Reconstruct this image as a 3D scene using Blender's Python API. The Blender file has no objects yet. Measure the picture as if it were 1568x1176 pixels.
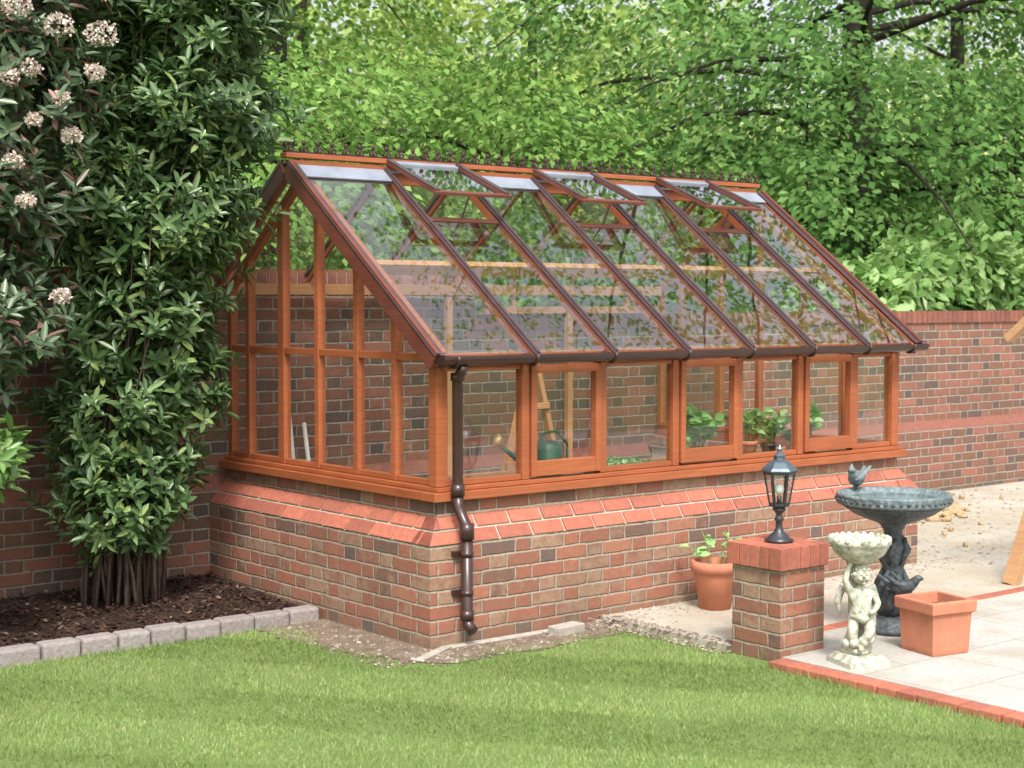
import bpy, math, random
import numpy as np
from mathutils import Vector, Matrix, noise as mnoise
random.seed(7); rng=np.random.default_rng(11)
scn=bpy.context.scene
scn.view_settings.view_transform='Standard'; scn.view_settings.look='None'; scn.view_settings.exposure=0
# ---------------------------------------------------------------- helpers
def V(*a): return Vector(a)
def new_mat(name):
    m=bpy.data.materials.new(name); m.use_nodes=True; nt=m.node_tree; nt.nodes.clear()
    out=nt.nodes.new('ShaderNodeOutputMaterial'); return m,nt,out
def nd(nt,t,**k):
    n=nt.nodes.new(t)
    for a,b in k.items(): setattr(n,a,b)
    return n
def setin(nt,sock,v):
    if hasattr(v,'is_linked') or isinstance(v,bpy.types.NodeSocket): nt.links.new(v,sock)
    else:
        if isinstance(v,(tuple,list)) and len(v)==3 and sock.type=='RGBA': v=(*v,1)
        sock.default_value=v
def M(nt,op,a,b=None,c=None):
    n=nd(nt,'ShaderNodeMath',operation=op); setin(nt,n.inputs[0],a)
    if b is not None: setin(nt,n.inputs[1],b)
    if c is not None: setin(nt,n.inputs[2],c)
    return n.outputs[0]
def mixc(nt,f,a,b,bt='MIX'):
    n=nd(nt,'ShaderNodeMix',data_type='RGBA',blend_type=bt)
    setin(nt,n.inputs[0],f); setin(nt,n.inputs[6],a); setin(nt,n.inputs[7],b); return n.outputs[2]
def ramp(nt,f,cols,interp='LINEAR'):
    n=nd(nt,'ShaderNodeValToRGB'); cr=n.color_ramp; cr.interpolation=interp
    while len(cr.elements)<len(cols): cr.elements.new(.5)
    for e,(p,c) in zip(cr.elements,cols):
        e.position=p; e.color=(*c,1)
    setin(nt,n.inputs[0],f); return n.outputs[0]
def mrange(nt,v,a,b,c=0,d=1):
    n=nd(nt,'ShaderNodeMapRange'); setin(nt,n.inputs[0],v)
    for i,x in enumerate((a,b,c,d)): n.inputs[i+1].default_value=x
    return n.outputs[0]
def noise(nt,scale,detail=3,vec=None,rough=.5):
    n=nd(nt,'ShaderNodeTexNoise'); n.inputs['Scale'].default_value=scale; n.inputs['Detail'].default_value=min(detail,3)
    n.inputs['Roughness'].default_value=rough
    if vec is not None: nt.links.new(vec,n.inputs['Vector'])
    return n.outputs['Fac']
def objc(nt,scale=None):
    o=nd(nt,'ShaderNodeNewGeometry').outputs['Position']
    if scale:
        m=nd(nt,'ShaderNodeMapping'); m.inputs['Scale'].default_value=scale; nt.links.new(o,m.inputs[0]); return m.outputs[0]
    return o
def island(nt): return nd(nt,'ShaderNodeNewGeometry').outputs['Random Per Island']
def bump(nt,h,dist,strength=1):
    b=nd(nt,'ShaderNodeBump'); b.inputs['Distance'].default_value=dist; b.inputs['Strength'].default_value=strength
    nt.links.new(h,b.inputs['Height']); return b.outputs[0]
def principled(nt,out,col,rough=.6,spec=.4,metal=0,normal=None):
    p=nd(nt,'ShaderNodeBsdfPrincipled'); setin(nt,p.inputs['Base Color'],col); setin(nt,p.inputs['Roughness'],rough)
    p.inputs['Specular IOR Level'].default_value=spec; p.inputs['Metallic'].default_value=metal
    if normal is not None: nt.links.new(normal,p.inputs['Normal'])
    nt.links.new(p.outputs[0],out.inputs[0]); return p

def brickmat(name,cols,mortar,dirt=.35,seed=0,flem=True):
    m,nt,out=new_mat(name)
    uv=nd(nt,'ShaderNodeTexCoord').outputs['UV']
    nz=nd(nt,'ShaderNodeTexNoise'); nz.inputs['Scale'].default_value=9; nz.inputs['Detail'].default_value=1; nt.links.new(uv,nz.inputs['Vector'])
    sc=nd(nt,'ShaderNodeVectorMath',operation='MULTIPLY_ADD'); nt.links.new(nz.outputs['Color'],sc.inputs[0])
    sc.inputs[1].default_value=(.016,.012,0); nt.links.new(uv,sc.inputs[2])
    sep=nd(nt,'ShaderNodeSeparateXYZ'); nt.links.new(sc.outputs[0],sep.inputs[0])
    u,v=sep.outputs[0],sep.outputs[1]
    P=.3375 if flem else .225; sp=.6667
    vr=M(nt,'DIVIDE',v,.075); row=M(nt,'FLOOR',vr); fv=M(nt,'SUBTRACT',vr,row)
    t0=M(nt,'ADD',M(nt,'DIVIDE',u,P),M(nt,'MULTIPLY',row,.5)); cell=M(nt,'FLOOR',t0); t=M(nt,'SUBTRACT',t0,cell)
    e=M(nt,'MINIMUM',t,M(nt,'SUBTRACT',1,t))
    if flem:
        isH=M(nt,'GREATER_THAN',t,sp); e=M(nt,'MINIMUM',e,M(nt,'ABSOLUTE',M(nt,'SUBTRACT',t,sp)))
        idv=M(nt,'MULTIPLY_ADD',cell,2,isH)
    else: idv=cell; isH=0.0
    eu=M(nt,'MULTIPLY',e,P); ev=M(nt,'MULTIPLY',M(nt,'MINIMUM',fv,M(nt,'SUBTRACT',1,fv)),.075)
    pos=objc(nt)
    n1=noise(nt,34,3,pos,.75)
    ed=M(nt,'ADD',M(nt,'MINIMUM',eu,ev),M(nt,'MULTIPLY',M(nt,'SUBTRACT',n1,.5),.007))
    bf=mrange(nt,ed,.003,.008)
    cb=nd(nt,'ShaderNodeCombineXYZ'); setin(nt,cb.inputs[0],idv); setin(nt,cb.inputs[1],row); cb.inputs[2].default_value=seed
    wn=nd(nt,'ShaderNodeTexWhiteNoise'); nt.links.new(cb.outputs[0],wn.inputs['Vector'])
    rv=wn.outputs['Value']
    if flem: rv=M(nt,'MULTIPLY_ADD',isH,.12,M(nt,'MULTIPLY',rv,.88))
    n4=noise(nt,11,3,pos,.65)
    rv=M(nt,'ADD',rv,M(nt,'MULTIPLY',M(nt,'SUBTRACT',n4,.5),.6))
    col=ramp(nt,rv,cols)
    n2=noise(nt,1.6,2,pos)
    col=mixc(nt,mrange(nt,n1,.35,.75,0,.55),col,mixc(nt,.5,col,(.09,.065,.05)))
    mcol=mixc(nt,mrange(nt,n1,.3,.7),mortar,tuple(c*.68 for c in mortar))
    c=mixc(nt,bf,mcol,col)
    c=mixc(nt,mrange(nt,n2,.4,.75,0,dirt),c,mixc(nt,.6,c,(.09,.075,.055)))
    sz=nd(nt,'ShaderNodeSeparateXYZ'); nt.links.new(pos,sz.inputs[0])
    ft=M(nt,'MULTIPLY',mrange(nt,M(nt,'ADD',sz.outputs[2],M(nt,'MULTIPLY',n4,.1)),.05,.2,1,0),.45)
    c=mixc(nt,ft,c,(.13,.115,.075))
    h=M(nt,'ADD',bf,M(nt,'MULTIPLY',n1,.8))
    principled(nt,out,c,.85,.25,normal=bump(nt,h,.006,.9)); return m
def solid(name,c1,c2=None,scale=8,rough=.6,spec=.4,metal=0,bumpd=0,isl=0,bscale=60,stretch=None):
    m,nt,out=new_mat(name); pos=objc(nt,stretch)
    c2=c2 or tuple(x*.7 for x in c1)
    f=noise(nt,scale,3,pos,.65); col=mixc(nt,mrange(nt,f,.3,.7),c1,c2)
    if isl:
        r=island(nt); col=mixc(nt,M(nt,'MULTIPLY',r,isl),col,mixc(nt,.75,col,(.05,.03,.03)))
    nrm=None
    if bumpd: nrm=bump(nt,noise(nt,bscale,3,objc(nt),.6),bumpd)
    principled(nt,out,col,rough,spec,metal,nrm); return m
def woodmat(name,c1,c2,rough=.45):
    m,nt,out=new_mat(name)
    uv=nd(nt,'ShaderNodeTexCoord').outputs['UV']
    mp=nd(nt,'ShaderNodeMapping'); nt.links.new(uv,mp.inputs[0])
    n=nd(nt,'ShaderNodeTexNoise'); n.inputs['Scale'].default_value=1; n.inputs['Detail'].default_value=3
    mp.inputs['Scale'].default_value=(4,120,1); nt.links.new(mp.outputs[0],n.inputs['Vector'])
    r=island(nt); pos=objc(nt); n2=noise(nt,5,2,pos)
    col=mixc(nt,mrange(nt,n.outputs['Fac'],.3,.7),c1,c2)
    col=mixc(nt,M(nt,'MULTIPLY',r,.55),col,mixc(nt,.5,col,tuple(x*.5 for x in c2)))
    col=mixc(nt,mrange(nt,n2,.4,.8,0,.4),col,tuple(x*.6 for x in c2))
    principled(nt,out,col,rough,.4,normal=bump(nt,n.outputs['Fac'],.0008)); return m
def leafmat(name,cols,ns=.8,trans=.35,rough=.45,dark=.55,spec=.06):
    m,nt,out=new_mat(name); pos=objc(nt)
    col=ramp(nt,island(nt),cols)
    if dark:
        f=noise(nt,ns,1,pos)
        col=mixc(nt,mrange(nt,f,.38,.62,0,dark),col,mixc(nt,.75,col,tuple(x*.5 for x in cols[0][1])))
    d=nd(nt,'ShaderNodeBsdfDiffuse'); nt.links.new(col,d.inputs[0]); cur=d.outputs[0]
    if trans:
        t=nd(nt,'ShaderNodeBsdfTranslucent'); nt.links.new(col,t.inputs[0])
        mx=nd(nt,'ShaderNodeMixShader'); mx.inputs[0].default_value=trans
        nt.links.new(cur,mx.inputs[1]); nt.links.new(t.outputs[0],mx.inputs[2]); cur=mx.outputs[0]
    if spec:
        g=nd(nt,'ShaderNodeBsdfGlossy'); g.inputs['Roughness'].default_value=rough
        lw=nd(nt,'ShaderNodeLayerWeight'); lw.inputs[0].default_value=.2
        mx=nd(nt,'ShaderNodeMixShader'); nt.links.new(M(nt,'MULTIPLY_ADD',lw.outputs['Facing'],spec*2.5,spec*.4),mx.inputs[0])
        nt.links.new(cur,mx.inputs[1]); nt.links.new(g.outputs[0],mx.inputs[2]); cur=mx.outputs[0]
    nt.links.new(cur,out.inputs[0]); return m
def glassmat(name,mult):
    m,nt,out=new_mat(name)
    ge=nd(nt,'ShaderNodeNewGeometry'); dt=nd(nt,'ShaderNodeVectorMath',operation='DOT_PRODUCT')
    nt.links.new(ge.outputs['Normal'],dt.inputs[0]); nt.links.new(ge.outputs['Incoming'],dt.inputs[1])
    cs=M(nt,'ABSOLUTE',dt.outputs['Value']); sch=M(nt,'MULTIPLY_ADD',M(nt,'POWER',M(nt,'SUBTRACT',1,cs),5),.96,.04)
    f=M(nt,'MINIMUM',M(nt,'MULTIPLY',sch,mult),.9)
    t=nd(nt,'ShaderNodeBsdfTransparent'); t.inputs[0].default_value=(.96,.98,.965,1)
    g=nd(nt,'ShaderNodeBsdfGlossy'); g.inputs['Roughness'].default_value=0.0
    nt.links.new(bump(nt,noise(nt,1.2,1,objc(nt)),.003),g.inputs['Normal'])
    mx=nd(nt,'ShaderNodeMixShader'); nt.links.new(f,mx.inputs[0]); nt.links.new(t.outputs[0],mx.inputs[1]); nt.links.new(g.outputs[0],mx.inputs[2])
    nt.links.new(mx.outputs[0],out.inputs[0]); return m

class MB:
    def __init__(s): s.v=[];s.f=[];s.m=[];s.sm=[]
    def add(s,vs,fs,mat=0,smooth=False):
        o=len(s.v); s.v+= [tuple(p) for p in vs]
        for f in fs: s.f.append([i+o for i in f]); s.m.append(mat); s.sm.append(smooth)
    def hexa(s,p,mat=0):
        s.add(p,[(3,2,1,0),(4,5,6,7),(0,1,5,4),(1,2,6,5),(2,3,7,6),(3,0,4,7)],mat)
    def box(s,x0,x1,y0,y1,z0,z1,mat=0):
        s.hexa([(x0,y0,z0),(x1,y0,z0),(x1,y1,z0),(x0,y1,z0),(x0,y0,z1),(x1,y0,z1),(x1,y1,z1),(x0,y1,z1)],mat)
    def beam(s,p0,p1,w,h,up=(0,0,1),mat=0):
        p0=Vector(p0);p1=Vector(p1);a=(p1-p0).normalized();sd=a.cross(Vector(up)).normalized();u=sd.cross(a)
        q=[]
        for hh in (-h/2,h/2):
            q+=[p0-sd*w/2+u*hh,p0+sd*w/2+u*hh,p1+sd*w/2+u*hh,p1-sd*w/2+u*hh]
        s.hexa(q,mat)
    def tube(s,pts,rads,n=8,mat=0,cap=True,smooth=True):
        pts=[Vector(p) for p in pts]; vs=[];k=len(pts)
        if not hasattr(rads,'__len__'): rads=[rads]*k
        ref=None
        for i,p in enumerate(pts):
            a=(pts[min(i+1,k-1)]-pts[max(i-1,0)]).normalized()
            if ref is None:
                ref=a.orthogonal().normalized()
            b=(ref-a*ref.dot(a)).normalized(); ref=b; c=a.cross(b)
            for j in range(n):
                t=2*math.pi*j/n; vs.append(p+(b*math.cos(t)+c*math.sin(t))*rads[i])
        fs=[]
        for i in range(k-1):
            for j in range(n):
                fs.append((i*n+j,i*n+(j+1)%n,(i+1)*n+(j+1)%n,(i+1)*n+j))
        if cap: fs.append(tuple(range(n-1,-1,-1))); fs.append(tuple(range((k-1)*n,k*n)))
        s.add(vs,fs,mat,smooth)
    def lathe(s,prof,c,n=24,mat=0,fn=None,rot=0,smooth=True):
        vs=[];k=len(prof)
        for i,(r,z) in enumerate(prof):
            for j in range(n):
                t=2*math.pi*j/n+rot; rr=r*(fn(t,z,i) if fn else 1)
                vs.append((c[0]+rr*math.cos(t),c[1]+rr*math.sin(t),c[2]+z))
        fs=[(i*n+j,i*n+(j+1)%n,(i+1)*n+(j+1)%n,(i+1)*n+j) for i in range(k-1) for j in range(n)]
        fs.append(tuple(range(n-1,-1,-1))); fs.append(tuple(range((k-1)*n,k*n)))
        s.add(vs,fs,mat,smooth)
    def ball(s,c,r,n=10,mat=0,sc=(1,1,1)):
        prof=[(max(r*math.sin(math.pi*i/n),.0001),-r*math.cos(math.pi*i/n)) for i in range(n+1)]
        o=len(s.v); s.lathe(prof,(0,0,0),n+2,mat)
        for i in range(o,len(s.v)):
            x,y,z=s.v[i]; s.v[i]=(c[0]+x*sc[0],c[1]+y*sc[1],c[2]+z*sc[2])
    def build(s,name,mats,parent=None,bevel=0,origin=None):
        me=bpy.data.meshes.new(name); vs=s.v
        og=Vector(origin) if origin else Vector((0,0,0))
        vs=[(a-og.x,b-og.y,c-og.z) for a,b,c in vs]
        me.from_pydata(vs,[],s.f); me.update()
        uv=me.uv_layers.new(name='UVMap')
        for p in me.polygons:
            n=p.normal; ax,ay,az=abs(n.x),abs(n.y),abs(n.z)
            for li in p.loop_indices:
                co=me.vertices[me.loops[li].vertex_index].co+og
                if az>=ax and az>=ay: q=(co.x,co.y)
                elif ax>ay: q=(co.y+.05,co.z)
                else: q=(co.x,co.z)
                uv.data[li].uv=q
            p.material_index=s.m[p.index]; p.use_smooth=s.sm[p.index]
        for m in (mats if isinstance(mats,(list,tuple)) else [mats]): me.materials.append(m)
        ob=bpy.data.objects.new(name,me); scn.collection.objects.link(ob); ob.location=og
        if bevel:
            b=ob.modifiers.new('bev','BEVEL'); b.width=bevel; b.segments=2; b.limit_method='ANGLE'
        if parent: setpar(ob,parent)
        return ob
def empty(name,loc):
    e=bpy.data.objects.new(name,None); scn.collection.objects.link(e); e.location=loc; e.empty_display_size=.2; return e
def setpar(ob,e):
    ob.parent=e; ob.matrix_parent_inverse=Matrix.Translation(-Vector(e.location))
def skin(name,verts,edges,rad,mat,parent=None,sub=2):
    me=bpy.data.meshes.new(name); me.from_pydata(verts,edges,[]); me.update()
    ob=bpy.data.objects.new(name,me); scn.collection.objects.link(ob)
    sk=ob.modifiers.new('skin','SKIN')
    for i,d in enumerate(me.skin_vertices[0].data):
        d.radius=(rad[i],rad[i]); d.use_root=(i==0)
    sk.use_smooth_shade=True
    sb=ob.modifiers.new('sub','SUBSURF'); sb.levels=sub; sb.render_levels=sub
    me.materials.append(mat)
    if parent: setpar(ob,parent)
    return ob
def unit(a): return a/np.maximum(np.linalg.norm(a,axis=-1,keepdims=True),1e-9)
def leafobj(name,pos,d,n,L,W,mat,parent=None,hexl=False,fold=.25,droop=.12,origin=None):
    N=len(pos); d=unit(d); s=unit(np.cross(d,n)); n=np.cross(s,d)
    L=np.broadcast_to(L,(N,)).reshape(N,1); W=np.broadcast_to(W,(N,)).reshape(N,1)
    def pt(a,b,c): return pos+d*L*a+s*W*b+n*(W*c-L*droop*a*a)
    if hexl:
        P=np.stack([pt(0,0,0),pt(.3,.42,fold),pt(.7,.40,fold),pt(1,0,0),pt(.7,-.40,fold),pt(.3,-.42,fold)],1)
        idx=np.array([0,1,2,3,0,3,4,5]); fs=2;nv=6
    else:
        P=np.stack([pt(0,0,0),pt(.5,.5,fold),pt(1,0,0),pt(.5,-.5,fold)],1)
        idx=np.array([0,1,2,3]); fs=1;nv=4
    return rawmesh(name,P.reshape(-1,3),(np.arange(N)[:,None]*nv+idx).reshape(-1),4,N*fs,mat,parent)
def rawmesh(name,co,li,per,nf,mat,parent=None):
    me=bpy.data.meshes.new(name)
    me.vertices.add(len(co)); me.vertices.foreach_set('co',np.ascontiguousarray(co,dtype=np.float32).ravel())
    me.loops.add(len(li)); me.loops.foreach_set('vertex_index',li.astype(np.int32))
    me.polygons.add(nf); me.polygons.foreach_set('loop_start',(np.arange(nf)*per).astype(np.int32))
    me.update(calc_edges=True); me.validate()
    me.materials.append(mat)
    ob=bpy.data.objects.new(name,me); scn.collection.objects.link(ob)
    if parent: setpar(ob,parent)
    return ob

# ---------------------------------------------------------------- camera, light
cam=bpy.data.cameras.new('camera'); co=bpy.data.objects.new('camera',cam); scn.collection.objects.link(co); scn.camera=co
co.location=(-4.725,-6.47,1.77); co.rotation_euler=(math.radians(87.0),0,math.radians(-39.1))
cam.sensor_width=36; cam.lens=56.1; cam.clip_end=1000
cam.dof.use_dof=True; cam.dof.focus_distance=9.3; cam.dof.aperture_fstop=3.6
az=math.radians(212); el=math.radians(54)
sd=V(math.sin(az)*math.cos(el),math.cos(az)*math.cos(el),math.sin(el))
sl=bpy.data.lights.new('sun','SUN'); sl.energy=3.3; sl.angle=math.radians(10); sl.color=(1,.96,.89)
so=bpy.data.objects.new('sun',sl); scn.collection.objects.link(so); so.rotation_euler=sd.to_track_quat('Z','Y').to_euler(); so.location=(0,0,20)
w=bpy.data.worlds.new('World'); scn.world=w; w.use_nodes=True; nt=w.node_tree; nt.nodes.clear()
sky=nd(nt,'ShaderNodeTexSky',sky_type='NISHITA'); sky.sun_disc=False; sky.sun_elevation=el; sky.sun_rotation=az; sky.dust_density=5; sky.air_density=1.5
hs=nd(nt,'ShaderNodeHueSaturation'); hs.inputs['Saturation'].default_value=.3; hs.inputs['Value'].default_value=1.75; nt.links.new(sky.outputs[0],hs.inputs['Color'])
bg=nd(nt,'ShaderNodeBackground'); bg.inputs[1].default_value=.15; nt.links.new(hs.outputs[0],bg.inputs[0])
wo=nd(nt,'ShaderNodeOutputWorld'); nt.links.new(bg.outputs[0],wo.inputs[0])

# ---------------------------------------------------------------- materials
red=(.34,.13,.085);org=(.41,.18,.115);brn=(.22,.115,.08);pur=(.14,.105,.10);buf=(.37,.24,.16)
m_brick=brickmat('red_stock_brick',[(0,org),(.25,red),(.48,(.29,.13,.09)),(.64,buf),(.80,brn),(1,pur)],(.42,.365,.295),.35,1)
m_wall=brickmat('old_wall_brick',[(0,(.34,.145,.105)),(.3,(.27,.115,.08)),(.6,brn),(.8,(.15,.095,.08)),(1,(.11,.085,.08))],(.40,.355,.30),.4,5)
m_plinth=solid('plinth_brick',(.52,.175,.11),(.39,.125,.085),26,.75,.3,bumpd=.003,isl=.5)
m_cap=solid('coping_brick',(.34,.135,.095),(.25,.095,.07),30,.8,.3,bumpd=.002,isl=.6)
m_mortar=solid('mortar',(.50,.44,.37),(.40,.34,.27),40,.9,.2,bumpd=.002)
m_wood=woodmat('cedar_timber',(.44,.140,.055),(.33,.090,.036))
m_woodl=woodmat('light_cedar',(.64,.34,.18),(.50,.24,.11))
m_barge=woodmat('stained_bargeboard',(.20,.062,.040),(.13,.042,.030),.35)
m_cap_bar=solid('bar_capping',(.085,.048,.055),(.055,.035,.04),10,.22,.9)
m_lead=solid('lead_flashing',(.42,.47,.56),(.30,.34,.42),6,.35,.6,metal=.4)
m_gutter=solid('brown_gutter',(.055,.025,.022),(.036,.018,.016),6,.3,.55)
m_crest=solid('iron_cresting',(.055,.022,.02),(.035,.016,.015),20,.5,.4)
m_glass=glassmat('greenhouse_glass',2.2); m_rglass=glassmat('roof_glass',4.2)
m_terra=solid('terracotta',(.56,.22,.13),(.40,.16,.10),7,.8,.3,bumpd=.0015)
m_soil=solid('soil',(.15,.10,.07),(.07,.045,.03),14,.95,.2,bumpd=.02,bscale=40)
m_concrete=solid('concrete',(.45,.41,.36),(.32,.29,.25),20,.9,.2,bumpd=.004)

# ---------------------------------------------------------------- ground
def groundmat():
    m,nt,out=new_mat('lawn_ground'); pos=objc(nt)
    a=noise(nt,1.3,3,pos); b=noise(nt,60,3,pos,.7)
    c=mixc(nt,mrange(nt,a,.35,.65),(.16,.24,.065),(.21,.29,.09)); c=mixc(nt,mrange(nt,b,.4,.75,0,.6),c,(.10,.12,.045))
    principled(nt,out,c,.9,.15,normal=bump(nt,b,.02)); return m
mb=MB(); mb.add([(-250,-250,0),(250,-250,0),(250,250,0),(-250,250,0)],[(0,1,2,3)]); mb.build('ground',groundmat())
mb=MB(); pts=[]
outl=[(-.02,1.0),(-.42,.98),(-.46,.75),(-.36,.5),(-.40,.25),(-.28,.0),(-.25,-.18),(.0,-.33),(.25,-.30),(.5,-.36),(.75,-.27),(.98,-.30),(1.12,-.2),(1.12,.05),(0.05,.05),(.05,1.0)]
for i,(x,y) in enumerate(outl):
    x2,y2=outl[(i+1)%len(outl)]
    for k in range(6):
        t=k/6; px=x+(x2-x)*t; py=y+(y2-y)*t
        j=.03 if i<12 else 0
        pts.append((px+random.uniform(-j,j),py+random.uniform(-j,j),.005))
mb.add(pts,[tuple(range(len(pts)))])
m_earth=solid('bare_earth',(.26,.195,.15),(.14,.105,.08),9,.95,.15,bumpd=.015,bscale=70)
mb.build('bare_soil',m_earth)
mb=MB()
def pebble(mb,x,y,z,r,mat=0):
    o=[]
    for k in range(6):
        t=k*math.pi/3; rr=r*random.uniform(.7,1.2); o.append((x+rr*math.cos(t),y+rr*math.sin(t),z+r*.15*random.random()))
    o.append((x,y,z+r*random.uniform(.5,.9)))
    mb.add(o,[(k,(k+1)%6,6) for k in range(6)],mat)
for i in range(2200):
    if random.random()<.6: x=random.uniform(-.2,1.15); y=random.uniform(-.33,-.01)
    else: x=random.uniform(-.42,-.01); y=random.uniform(-.2,.95)
    pebble(mb,x,y,.004,random.choice([.004,.006,.009,.014])*random.uniform(.6,1.1),random.choice([0,0,0,1]))
for i in range(900):
    x=random.uniform(1.05,4.4); y=-abs(random.gauss(0,.14))-.0
    pebble(mb,x,y,.03,random.choice([.004,.007,.011]),1)
for i in range(700):
    x=random.uniform(1.06,1.24); y=random.uniform(-1.0,.0)
    pebble(mb,x,y,.005 if x<1.15 else .03,random.choice([.005,.008,.013]),random.choice([0,1]))
for i in range(1500):
    x=random.uniform(4.2,9); y=random.uniform(-.9,2.25)
    pebble(mb,x,y,.03,random.choice([.006,.01,.018]),1)
mb.build('gravel',[m_earth,solid('pebble',(.44,.39,.33),(.31,.26,.21),30,.9,isl=.6)])
mb=MB()
for (x,y,a,l,wd,h) in [(.80,-.13,.12,.20,.09,.05),(.02,-.05,.5,.5,.05,.012),(.45,-.04,-.02,.7,.05,.015)]:
    c,s=math.cos(a)*l/2,math.sin(a)*l/2
    mb.beam((x-c,y-s,h/2),(x+c,y+s,h/2),wd,h)
mb.build('concrete_footing',m_concrete,bevel=.008)

def lawn():
    N=330000
    x=rng.uniform(-5.0,1.13,N); y=rng.uniform(-4.6,1.04,N)
    wob=.05*np.sin(x*9)+.03*np.sin(x*23+1)
    ds=np.maximum(0,np.minimum(x+.34-.05*np.sin(y*11), y+.27-wob))
    keep=rng.random(N)<np.exp(-ds*28)*.97+.02
    keep&=~((x>0)&(y>0)); keep&=(x<1.035)|((y>-1.0)&(y<0)&(rng.random(N)<.5)); keep&=(y<.995)
    x=x[keep];y=y[keep];n=len(x)
    cl=np.array([mnoise.noise((a*1.5,b*1.5,0)) for a,b in zip(x,y)])
    th=np.array([mnoise.noise((a*3.1+9,b*3.1,4)) for a,b in zip(x,y)])
    ok=(th<.18)|(rng.random(n)<.5); x=x[ok];y=y[ok];cl=cl[ok];n=len(x)
    h=rng.uniform(.009,.024,n)*(1+.4*cl)
    # taller uncut tufts along the setts and brick edging
    ed=((y>.93)|(x>.98)); h=np.where(ed&(rng.random(n)<.5),h*1.9,h)
    a=rng.uniform(0,2*np.pi,n); lean=rng.uniform(.1,1.0,n)*h
    w=rng.uniform(.0016,.0030,n)
    # mower lays alternate strips in opposite directions
    la=rng.normal(0,1.1,n)+np.where(np.sin((x*.8+y*.6)*6.0)>0,.6,.6+np.pi)
    b1=np.stack([x-np.cos(a)*w,y-np.sin(a)*w,np.zeros(n)],1)
    b2=np.stack([x+np.cos(a)*w,y+np.sin(a)*w,np.zeros(n)],1)
    tp=np.stack([x+np.cos(la)*lean,y+np.sin(la)*lean,h],1)
    co_=np.stack([b1,b2,tp],1).reshape(-1,3)
    m=leafmat('grass_blade',[(0,(.18,.27,.075)),(.5,(.27,.38,.12)),(.86,(.36,.46,.17)),(1,(.52,.47,.28))],.9,.3,.6,.35,.02)
    rawmesh('lawn_grass',co_,np.arange(n*3),3,n,m)
lawn()

def patiomat(name,c1,c2,slab):
    m,nt,out=new_mat(name); pos=objc(nt)
    a=noise(nt,1.7,3,pos,.6); b=noise(nt,35,3,pos,.7); c_=noise(nt,3,3,pos)
    c=mixc(nt,mrange(nt,a,.35,.65),c1,c2); c=mixc(nt,mrange(nt,b,.45,.8,0,.55),c,tuple(x*.55 for x in c2))
    c=mixc(nt,mrange(nt,c_,.48,.68,0,.55),c,(.33,.28,.21))
    h=b
    if slab:
        bt=nd(nt,'ShaderNodeTexBrick'); nt.links.new(pos,bt.inputs['Vector']); bt.inputs['Scale'].default_value=1
        bt.inputs['Brick Width'].default_value=.6; bt.inputs['Row Height'].default_value=.45; bt.inputs['Mortar Size'].default_value=.007; bt.inputs['Mortar Smooth'].default_value=.3
        c=mixc(nt,M(nt,'MULTIPLY',bt.outputs['Fac'],.45),c,(.22,.19,.16))
    principled(nt,out,c,.85,.25,normal=bump(nt,h,.004)); return m
m_pat=patiomat('sandy_hardstanding',(.47,.44,.385),(.40,.35,.275),False)
m_slab=patiomat('paving_slab',(.46,.455,.43),(.42,.405,.37),True)
mb=MB(); mb.box(1.16,16,-1.058,2.3,-.05,.03); mb.build('patio_hardstanding',m_pat)
mb=MB(); mb.box(1.16,16,-9,-1.06,-.05,.031); mb.build('paved_patio',m_slab)
mb=MB()
y=-9
while y<-1.36:
    mb.box(1.035+random.uniform(-.004,.004),1.145,y,y+.100,-.04,.034+random.uniform(-.002,.003)); y+=.108
x=1.5
while x<15: mb.box(x,x+.205,-1.045,-.955,-.04,.034+random.uniform(-.001,.002)); x+=.215
mb.build('brick_edging',m_plinth,bevel=.005)
mb=MB()
for i in range(46):
    r=random.uniform(.02,.075); c=(5.9+random.gauss(0,.28),1.35+random.gauss(0,.2),.03+r*.4)
    mb.ball(c,r,6,0,(random.uniform(.8,1.5),random.uniform(.7,1.2),random.uniform(.5,.9)))
for i in range(26):
    r=random.uniform(.012,.03); mb.ball((random.uniform(4.6,7.6),random.uniform(.2,2.1),.03+r*.4),r,5)
o=mb.build('rubble_pile',solid('sandy_rubble',(.50,.36,.21),(.33,.235,.14),20,.95,bumpd=.01),origin=(5.95,1.25,0))
t=bpy.data.textures.new('rk','CLOUDS'); t.noise_scale=.05; d=o.modifiers.new('d','DISPLACE'); d.texture=t; d.strength=.07

# mulch bed
mb=MB(); nx,ny=160,30; vs=[]
for j in range(ny+1):
    for i in range(nx+1):
        x=-8+8.0*i/nx; y=1.07+1.26*j/ny
        z=.035+.05*j/ny+.022*mnoise.noise((x*7,y*7,0))+.012*mnoise.noise((x*20,y*20,3))
        vs.append((x,y,z))
mb.add(vs,[(j*(nx+1)+i,j*(nx+1)+i+1,(j+1)*(nx+1)+i+1,(j+1)*(nx+1)+i) for j in range(ny) for i in range(nx)],0,True)
for i in range(6500):
    x=random.uniform(-3.6,-.02); y=random.uniform(1.1,2.28); z=.045+.05*(y-1.07)/1.26+random.uniform(-.005,.02)
    a=random.uniform(0,6.28); l=random.uniform(.005,.017); wd=l*random.uniform(.3,.8); tz=random.uniform(-.5,.5)*l
    ca,sa=math.cos(a),math.sin(a)
    mb.add([(x-ca*l-sa*wd,y-sa*l+ca*wd,z-tz),(x-ca*l+sa*wd,y-sa*l-ca*wd,z-tz),(x+ca*l+sa*wd,y+sa*l-ca*wd,z+tz),(x+ca*l-sa*wd,y+sa*l+ca*wd,z+tz)],[(0,1,2,3)],1)
m_mulch=solid('bark_mulch',(.07,.042,.032),(.03,.02,.015),18,.95,.2,bumpd=.02,bscale=50)
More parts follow.
